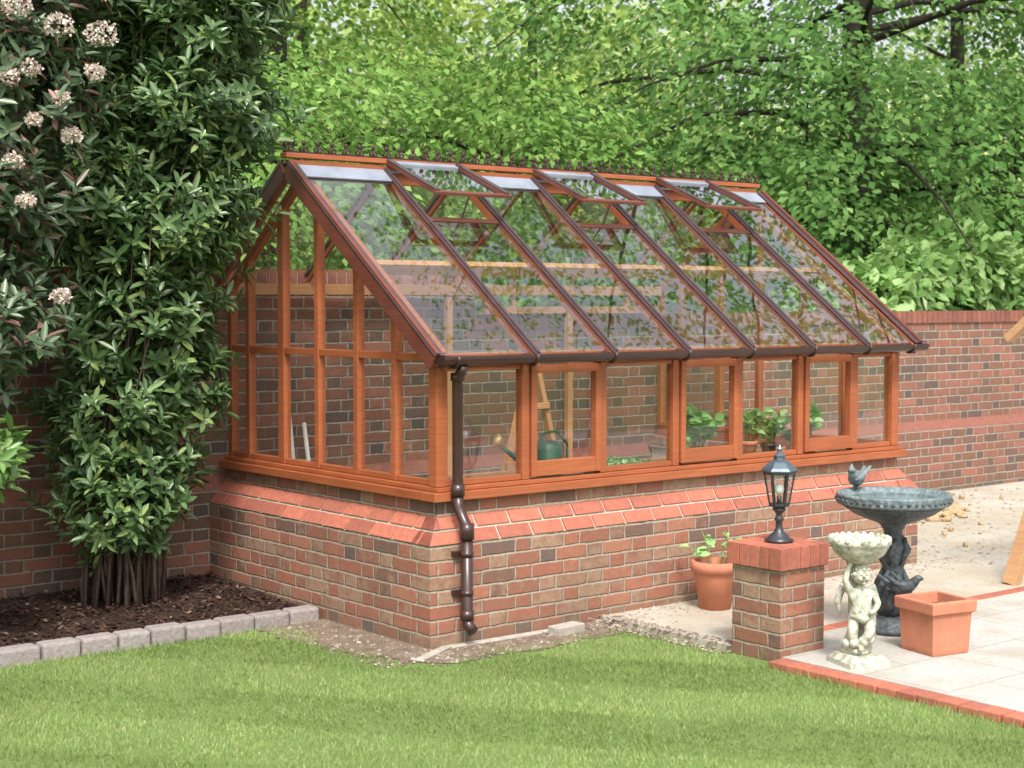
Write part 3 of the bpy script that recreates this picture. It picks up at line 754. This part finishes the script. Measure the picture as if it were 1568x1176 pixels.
rd=[.046,.047,.042,.020,.034,.026,.018,.014,.034,.027,.018,.013,.02,.017,.013,.012,.02,.017,.013,.012,.02]
skin('cherub_body',vs,es,rd,m_stone,ST)
h=MB(); hc=V(*B(0,.035,.435))
h.ball(hc,.043,14,0,(1,1,1.12))
for q in range(46):
    u=V(random.gauss(0,1),random.gauss(0,1),random.gauss(.3,1)).normalized()
    if u.dot(fd)>.45 and u.z<.62: continue
    if u.z<-.45: continue
    h.ball(hc+u*.042,.0125,5)
h.ball(hc+fd*.045+V(0,0,-.004),.007,6)
for s_ in (-1,1): h.ball(hc+fd*.036+rt*s_*.018+V(0,0,-.014),.012,6); h.ball(hc+fd*.041+rt*s_*.014+V(0,0,.007),.0045,5); h.ball(hc+rt*s_*.045,.009,5)
h.ball(hc+fd*.041+V(0,0,-.02),.006,5,0,(1.6,1,.7)); h.ball(hc+fd*.035+V(0,0,-.036),.010,5)
h.tube([B(-.05,.04,.24),B(0,.075,.225),B(.05,.05,.24),B(.06,.02,.20),B(.065,.02,.12)],[.015,.02,.018,.02,.012],8)
for s_ in (-1,1): h.tube([B(s_*.03,-.02,.34),B(s_*.075,-.03,.36),B(s_*.095,-.03,.30),B(s_*.085,-.02,.23)],[.012,.022,.018,.004],8)
h.build('head_and_drapery',m_stone,ST)

# ---------------------------------------------------------------- swing frame (right edge)
sw=MB(); m_tan=woodmat('swing_timber',(.60,.36,.19),(.48,.27,.13),.5)
for dx in (0,1.9):
    bt=V(3.78+dx,-.86,g0)
    sw.beam(bt,bt+V(.33,-.42,1.95),.09,.07,(1,0,0)); sw.beam(bt+V(.62,-.80,0),bt+V(.34,-.44,1.94),.085,.065,(1,0,0))
    sw.beam(bt+V(.14,-.18,.8),bt+V(.50,-.64,.8),.07,.04)
sw.beam((3.95,-1.28,2.0),(6.2,-1.28,2.0),.09,.09)
for k in range(7):
    xx=3.80+k*.35; sw.beam((xx,-.80,1.53),(xx+.02,-1.35,2.02),.05,.07,(1,0,0))
sw.beam((3.86,-.83,1.60),(6.1,-.83,1.60),.03,.06)
sw.build('garden_swing_frame',m_tan,bevel=.004,origin=(4.9,-1.2,0))

# ---------------------------------------------------------------- shrubs
m_ev=leafmat('evergreen_leaf',[(0,(.065,.13,.045)),(.5,(.11,.20,.07)),(.82,(.165,.265,.10)),(1,(.30,.40,.12))],2.2,.25,.35,.3,.10)
m_ph=leafmat('photinia_leaf',[(0,(.07,.12,.055)),(.6,(.12,.19,.095)),(.82,(.16,.22,.13)),(.88,(.22,.11,.095)),(1,(.30,.16,.13))],2.2,.22,.35,.3,.10)
m_ll=leafmat('laurel_leaf',[(0,(.12,.24,.06)),(.6,(.18,.33,.09)),(1,(.30,.45,.15))],2,.3,.35,.2,.08)
m_bark=solid('bark',(.16,.12,.09),(.08,.06,.045),20,.9,.2,bumpd=.006)
def whorls(lobes,nw,per,rmin=.45):
    C=[];A=[]
    vol=np.array([l[3]*l[4]*l[5] for l in lobes])**.75; vol/=vol.sum()
    for l,p in zip(lobes,vol):
        k=int(nw*p); u=unit(rng.normal(0,1,(k,3))); r=rng.uniform(rmin,1.0,(k,1))**.6
        r*= (1+.30*np.sin(u[:,:1]*9+l[0]*3)*np.cos(u[:,2:]*8+l[2]))
        c=np.array(l[:3])+u*r*np.array(l[3:6]); C.append(c); A.append(unit(u*.8+np.array([0,0,.75])+rng.normal(0,.25,(k,3))))
    C=np.concatenate(C);A=np.concatenate(A)
    keep=(C[:,2]>.12)&~((C[:,1]>2.25)&(C[:,2]<2.0)); keep&=~((C[:,0]>-.05)&(C[:,1]>-.05))
    C=C[keep];A=A[keep]; n=len(C)
    ref=unit(np.cross(A,rng.normal(0,1,(n,3)))); ref2=np.cross(A,ref)
    th=(np.arange(per)*2.4)[None,:,None]+rng.uniform(0,6,(n,1,1))
    rad=ref[:,None]*np.cos(th)+ref2[:,None]*np.sin(th)
    up=np.linspace(.15,1.1,per)[None,:,None]
    D=unit(rad+A[:,None]*up); P=C[:,None]-A[:,None]*(np.linspace(.09,0,per)[None,:,None])
    Nn=unit(A[:,None]*1.0-rad*.4*up+rng.normal(0,.15,P.shape))
    return P.reshape(-1,3),D.reshape(-1,3),Nn.reshape(-1,3),C
def shrub(name,lobes,base,nw,per,ll,lw,mat,nst,rmin=.45,spread=.18,sth=.012):
    e=empty(name,(base[0],base[1],0)); P,D,Nn,C=whorls(lobes,nw,per,rmin)
    n=len(P); leafobj('leaves',P,D,Nn,rng.uniform(.6,1.15,n)*ll,rng.uniform(.75,1.1,n)*lw,mat,e,True,.18,.18)
    s=MB()
    for k in range(nst):
        tgt=C[random.randrange(len(C))]; a=random.uniform(0,6.28); r=random.uniform(0,spread)
        b0=V(base[0]+r*math.cos(a)*1.5,base[1]+r*math.sin(a),.03); T=V(*tgt)
        mid=b0.lerp(T,.45); mid.x=b0.x*.6+mid.x*.4; mid.y=b0.y*.6+mid.y*.4
        s.tube([b0,b0.lerp(mid,.5)+V(random.gauss(0,.02),random.gauss(0,.02),0),mid,mid.lerp(T,.6),T],[sth,sth*.85,sth*.65,sth*.4,.003],6,0)
    s.build('stems',m_bark,e); return e
shrub('evergreen_shrub',[(-.90,1.70,.72,.38,.34,.34),(-.60,1.75,.80,.27,.28,.26),(-.95,1.75,1.14,.38,.40,.34),(-.54,1.72,1.26,.32,.35,.27),(-.74,1.7,1.7,.52,.45,.36),(-.62,1.6,2.25,.54,.5,.38),(-.50,1.5,2.8,.52,.5,.38),(-.48,1.5,3.35,.50,.5,.40),(-.5,1.5,3.8,.5,.5,.4),(-1.02,1.75,2.5,.42,.45,.6),(-1.0,1.75,3.4,.42,.45,.6)],(-.80,1.85),2800,9,.10,.036,m_ev,60)
shrub('photinia_shrub',[(-1.62,1.45,1.70,.38,.40,.34),(-1.65,1.45,2.3,.45,.45,.38),(-1.55,1.45,2.9,.50,.50,.38),(-1.5,1.5,3.5,.55,.5,.5),(-2.2,1.6,2.6,.6,.5,1.0),(-2.2,1.6,3.5,.6,.5,.6)],(-1.75,1.85),1700,9,.11,.038,m_ph,34)
shrub('laurel_shrub',[(-1.86,1.22,1.02,.26,.24,.22),(-1.98,1.3,.75,.22,.2,.3),(-2.5,1.5,.9,.5,.4,.6)],(-2.1,1.5),420,8,.11,.045,m_ll,20)
fl=[(-1.51,.97,3.10,.075),(-1.32,.90,3.07,.08),(-1.355,.90,2.88,.05),(-1.495,.98,2.75,.045),(-1.63,1.03,2.89,.05),(-1.62,1.02,2.64,.04),(-1.46,.95,2.57,.05),(-1.71,1.05,2.44,.05),(-1.66,1.03,2.25,.045),(-1.495,1.02,1.79,.05),(-1.69,1.02,3.18,.07),(-1.72,1.05,2.84,.05),(-1.25,1.0,3.3,.06),(-1.9,1.1,3.0,.06),(-2.0,1.1,2.5,.05)]
P=[];D=[]
for (x,y,z,r) in fl:
    for k in range(170):
        u=V(random.gauss(0,1),random.gauss(0,1),random.gauss(.25,1)).normalized(); rr=r*random.uniform(.75,1.05)
        P.append((x+u.x*rr,y+u.y*rr,z+u.z*rr*.75)); D.append((random.gauss(0,1),random.gauss(0,1),random.gauss(0,1)))
P=np.array(P);D=np.array(D)
m_fl=leafmat('flower_petal',[(0,(.62,.48,.42)),(.5,(.76,.65,.58)),(1,(.82,.76,.70))],9,.25,.7,.15,0)
leafobj('flower_heads',P,D,unit(rng.normal(0,1,P.shape)),.018,.016,m_fl,bpy.data.objects['photinia_shrub'],False)

# ---------------------------------------------------------------- trees
def tree(name,x,y,H,R,z0,nb,mat,ls=.10,seed=1,tr=.22,lean=(0,0),sprays=14,leaves=26,flat=.10,low=1.0,limb=1.0,gap=None):
    r=np.random.default_rng(seed); e=empty(name,(x,y,0)); s=MB(); rr=random.Random(seed)
    tp=[(x+lean[0]*t*t+rr.gauss(0,.06)*H*.03,y+lean[1]*t*t,H*.92*t) for t in np.linspace(0,1,9)]
    s.tube(tp,[tr*(1.35 if i==0 else 1)*(1-.85*i/8) for i in range(9)],10)
    CP=[];CD=[]
    for b in range(nb):
        u=((b+r.random())/nb)**low; h=z0+(H-z0)*u*.97
        a=b*2.399+r.uniform(-.4,.4); L=R*(math.sin(math.pi*min(1,(u*.75+.25)))**.6)*r.uniform(.7,1.12)
        rise=r.uniform(.0,.35)+.5*u; dr=r.uniform(.25,.6)*(1-u*.6)
        t=h/(H*.92); t=min(t*.9,.98); bx_=x+lean[0]*t*t; by_=y+lean[1]*t*t
        hs_=h*.93 if u>.1 else h
        def bp(q): return np.array([bx_+math.cos(a)*L*q,by_+math.sin(a)*L*q,hs_+L*(rise*q-dr*q*q*1.3)])
        if b%3==0:
            s.tube([bp(q) for q in (0,.25,.5,.75,.95)],[tr*.22*limb*(1-u*.5),tr*.14*limb,tr*.09*limb,tr*.05,.006],6,0,False)
        for k in range(int(sprays*max(.4,L/R))):
            q=r.uniform(.22,1)**.75; wd=L*.34*(1-.5*q); of=r.uniform(-wd,wd)
            c_=bp(q)+np.array([-math.sin(a)*of,math.cos(a)*of,-abs(of)*.15+r.normal(0,.14)])
            aa=a+of/max(wd,.1)*.7
            if gap and gap[1]<c_[2]<gap[2]:
                ang=math.atan2(c_[1]-y,c_[0]-x); dd=(ang-gap[0]+math.pi)%(2*math.pi)-math.pi
                if abs(dd)<gap[3]: continue
            CP.append(c_); CD.append([math.cos(aa),math.sin(aa),-.3+.3*u])
    CP=np.array(CP);CD=unit(np.array(CD)); n=len(CP); k=leaves
    sd_=unit(np.cross(CD,np.array([[0,0,1.]]))); up=np.cross(sd_,CD)
    rad=r.uniform(.30,.64,(n,1,1))
    al=r.uniform(-1,1,(n,k,1)); be=r.uniform(-1,1,(n,k,1))*(1-.55*np.abs(al))
    P=CP[:,None]+CD[:,None]*al*rad*1.2+sd_[:,None]*be*rad+up[:,None]*r.normal(0,flat,(n,k,1))
    P[...,2]-= (al[...,0]**2*.16+be[...,0]**2*.14)*rad[...,0]*1.6
    D=CD[:,None]*.7+sd_[:,None]*np.sign(be)*.7+r.normal(0,.35,(n,k,3)); D[...,2]-=.35
    Nn=up[:,None]*.8+CD[:,None]*.35+r.normal(0,.35,(n,k,3))
    m=n*k; P=P.reshape(m,3);D=D.reshape(m,3);Nn=Nn.reshape(m,3)
    ok=(P[:,2]>.3)&~((P[:,1]<2.75)&(P[:,2]<4.6)); P=P[ok];D=D[ok];Nn=Nn[ok];m=len(P)
    leafobj('foliage',P,D,Nn,r.uniform(.7,1.2,m)*ls,r.uniform(.45,.65,m)*ls,mat,e,False,.15,.1)
    s.build('trunk_and_limbs',m_trunk,e); return m
m_trunk=solid('tree_bark',(.055,.045,.036),(.025,.02,.017),8,.9,.2,bumpd=.02,bscale=20)
mg=leafmat('beech_leaf',[(0,(.15,.29,.06)),(.5,(.24,.42,.11)),(1,(.37,.55,.17))],.8,.42,.5,.55,0)
md=leafmat('hornbeam_leaf',[(0,(.11,.24,.065)),(.5,(.18,.34,.10)),(1,(.29,.47,.155))],.7,.4,.5,.6,0)
my=leafmat('young_leaf',[(0,(.33,.45,.10)),(.5,(.46,.60,.17)),(1,(.60,.70,.28))],.7,.5,.5,.25,0)
mh=leafmat('bush_leaf',[(0,(.24,.42,.12)),(.5,(.34,.54,.18)),(1,(.48,.66,.28))],1.5,.35,.45,.25,.05)
tree('beech_tree',4.1,8.6,11,4.2,2.6,80,mg,.105,3,lean=(.3,0),tr=.30,low=1.4,limb=1.3,gap=(-2.10,4.05,7.5,.55))
tree('beech_tree.001',1.6,10.6,10,4.0,2.2,60,mg,.125,5,lean=(-.3,.2),tr=.22,low=1.3)
tree('hornbeam_tree',11.0,6.2,16,6.6,2.4,180,md,.118,8,tr=.26,sprays=16,leaves=26,low=1.35)
tree('hornbeam_tree.001',17,9.0,12,5.5,2.0,60,md,.16,10,low=1.3,tr=.2,leaves=24)
tree('lime_tree',11,19,12,4.6,2.0,55,my,.22,12,leaves=22)
tree('lime_tree.001',16.5,19,12,4.6,1.6,45,my,.22,13,leaves=20)
tree('lime_tree.002',4.5,18,12,5,1.6,45,mg,.22,14,leaves=20)
tree('hazel_tree',5.6,6.4,4.4,2.2,1.8,36,mg,.10,21,tr=.05,sprays=13,leaves=26)
tree('hazel_tree.001',2.4,6.2,4.1,2.2,1.7,36,mg,.10,22,tr=.05,sprays=13,leaves=26)
tree('hazel_tree.002',-.5,6.6,4.4,2.3,1.7,30,md,.10,23,tr=.05,sprays=12,leaves=24)
tree('hazel_tree.003',9.4,5.6,4.9,2.0,2.0,38,md,.10,24,tr=.05,sprays=13,leaves=26)
tree('hazel_tree.004',12.9,5.2,4.6,2.2,2.0,38,md,.10,25,tr=.05,sprays=13,leaves=26)
def belt():
    r=np.random.default_rng(44)
    n=3600; t=r.uniform(0,1,n)
    x=-14+60*t+r.normal(0,2,n); y=38-14*t+r.normal(0,2.0,n)
    top=8.8+2.6*np.sin(x*.5)+1.8*np.sin(x*1.3+1); z=r.uniform(0,1,n)**.8*top
    c_=np.stack([x,y,z],1); k=22
    P=c_[:,None]+r.normal(0,1,(n,k,3))*np.array([.9,.9,.35])
    P=P.reshape(-1,3); P=P[P[:,2]>0]; m=len(P)
    leafobj('distant_trees',P,r.normal(0,1,(m,3))*[1,1,.5],np.array([[-.3,-.6,1.]])+r.normal(0,.5,(m,3)),r.uniform(.7,1.3,m)*.38,r.uniform(.7,1.3,m)*.24,leafmat('distant_leaf',[(0,(.30,.42,.12)),(.5,(.42,.56,.19)),(1,(.55,.68,.28))],.25,.3,.6,.4,0))
belt()
def mass(name,lobes,n,ll,lw,mat):
    C=[];vol=np.array([l[3]*l[4]*l[5] for l in lobes])**.66; vol/=vol.sum()
    A=[]
    for l,p in zip(lobes,vol):
        k=int(n*p); u=unit(rng.normal(0,1,(k,3))); r=rng.uniform(.55,1.0,(k,1))*(1+.25*np.sin(u[:,:1]*7+l[0])*np.cos(u[:,2:]*6+l[1]))
        C.append(np.array(l[:3])+u*r*np.array(l[3:6])); A.append(u)
    C=np.concatenate(C);A=np.concatenate(A); ok=(C[:,2]>.1)&(C[:,1]>2.68); C=C[ok];A=A[ok]; m=len(C)
    leafobj(name,C,rng.normal(0,.6,(m,3))+A*.6+[0,0,-.1],unit(A+[0,0,.9]+rng.normal(0,.35,(m,3))),rng.uniform(.6,1.2,m)*ll,rng.uniform(.7,1.1,m)*lw,mat,None,True,.1,.2)
lob=[]
for k in range(24):
    x=-7+k*1.25; lob.append((x,11.5+1.2*math.sin(k*1.7),1.3+.4*math.sin(k*2.3),1.2,1.0,1.4+.5*math.sin(k*1.1)))
mass('hedge_mass',lob,16000,.22,.14,md)
mass('viburnum_bush',[(7.9,3.5,1.70,.5,.45,.42),(8.7,3.6,1.9,.5,.45,.5),(9.5,3.6,2.15,.5,.45,.5),(7.2,3.5,1.55,.4,.4,.35),(10.3,3.8,1.9,.6,.5,.5)],4200,.17,.12,mh)
mass('holly_bush',[(6.3,5.2,1.2,.8,.6,.6),(4.9,5.4,1.1,.9,.6,.6),(3.2,5.3,1.1,.9,.6,.6),(1.2,5.5,1.2,1,.6,.7),(-1,5.5,1.3,1,.6,.7)],5000,.13,.08,md)
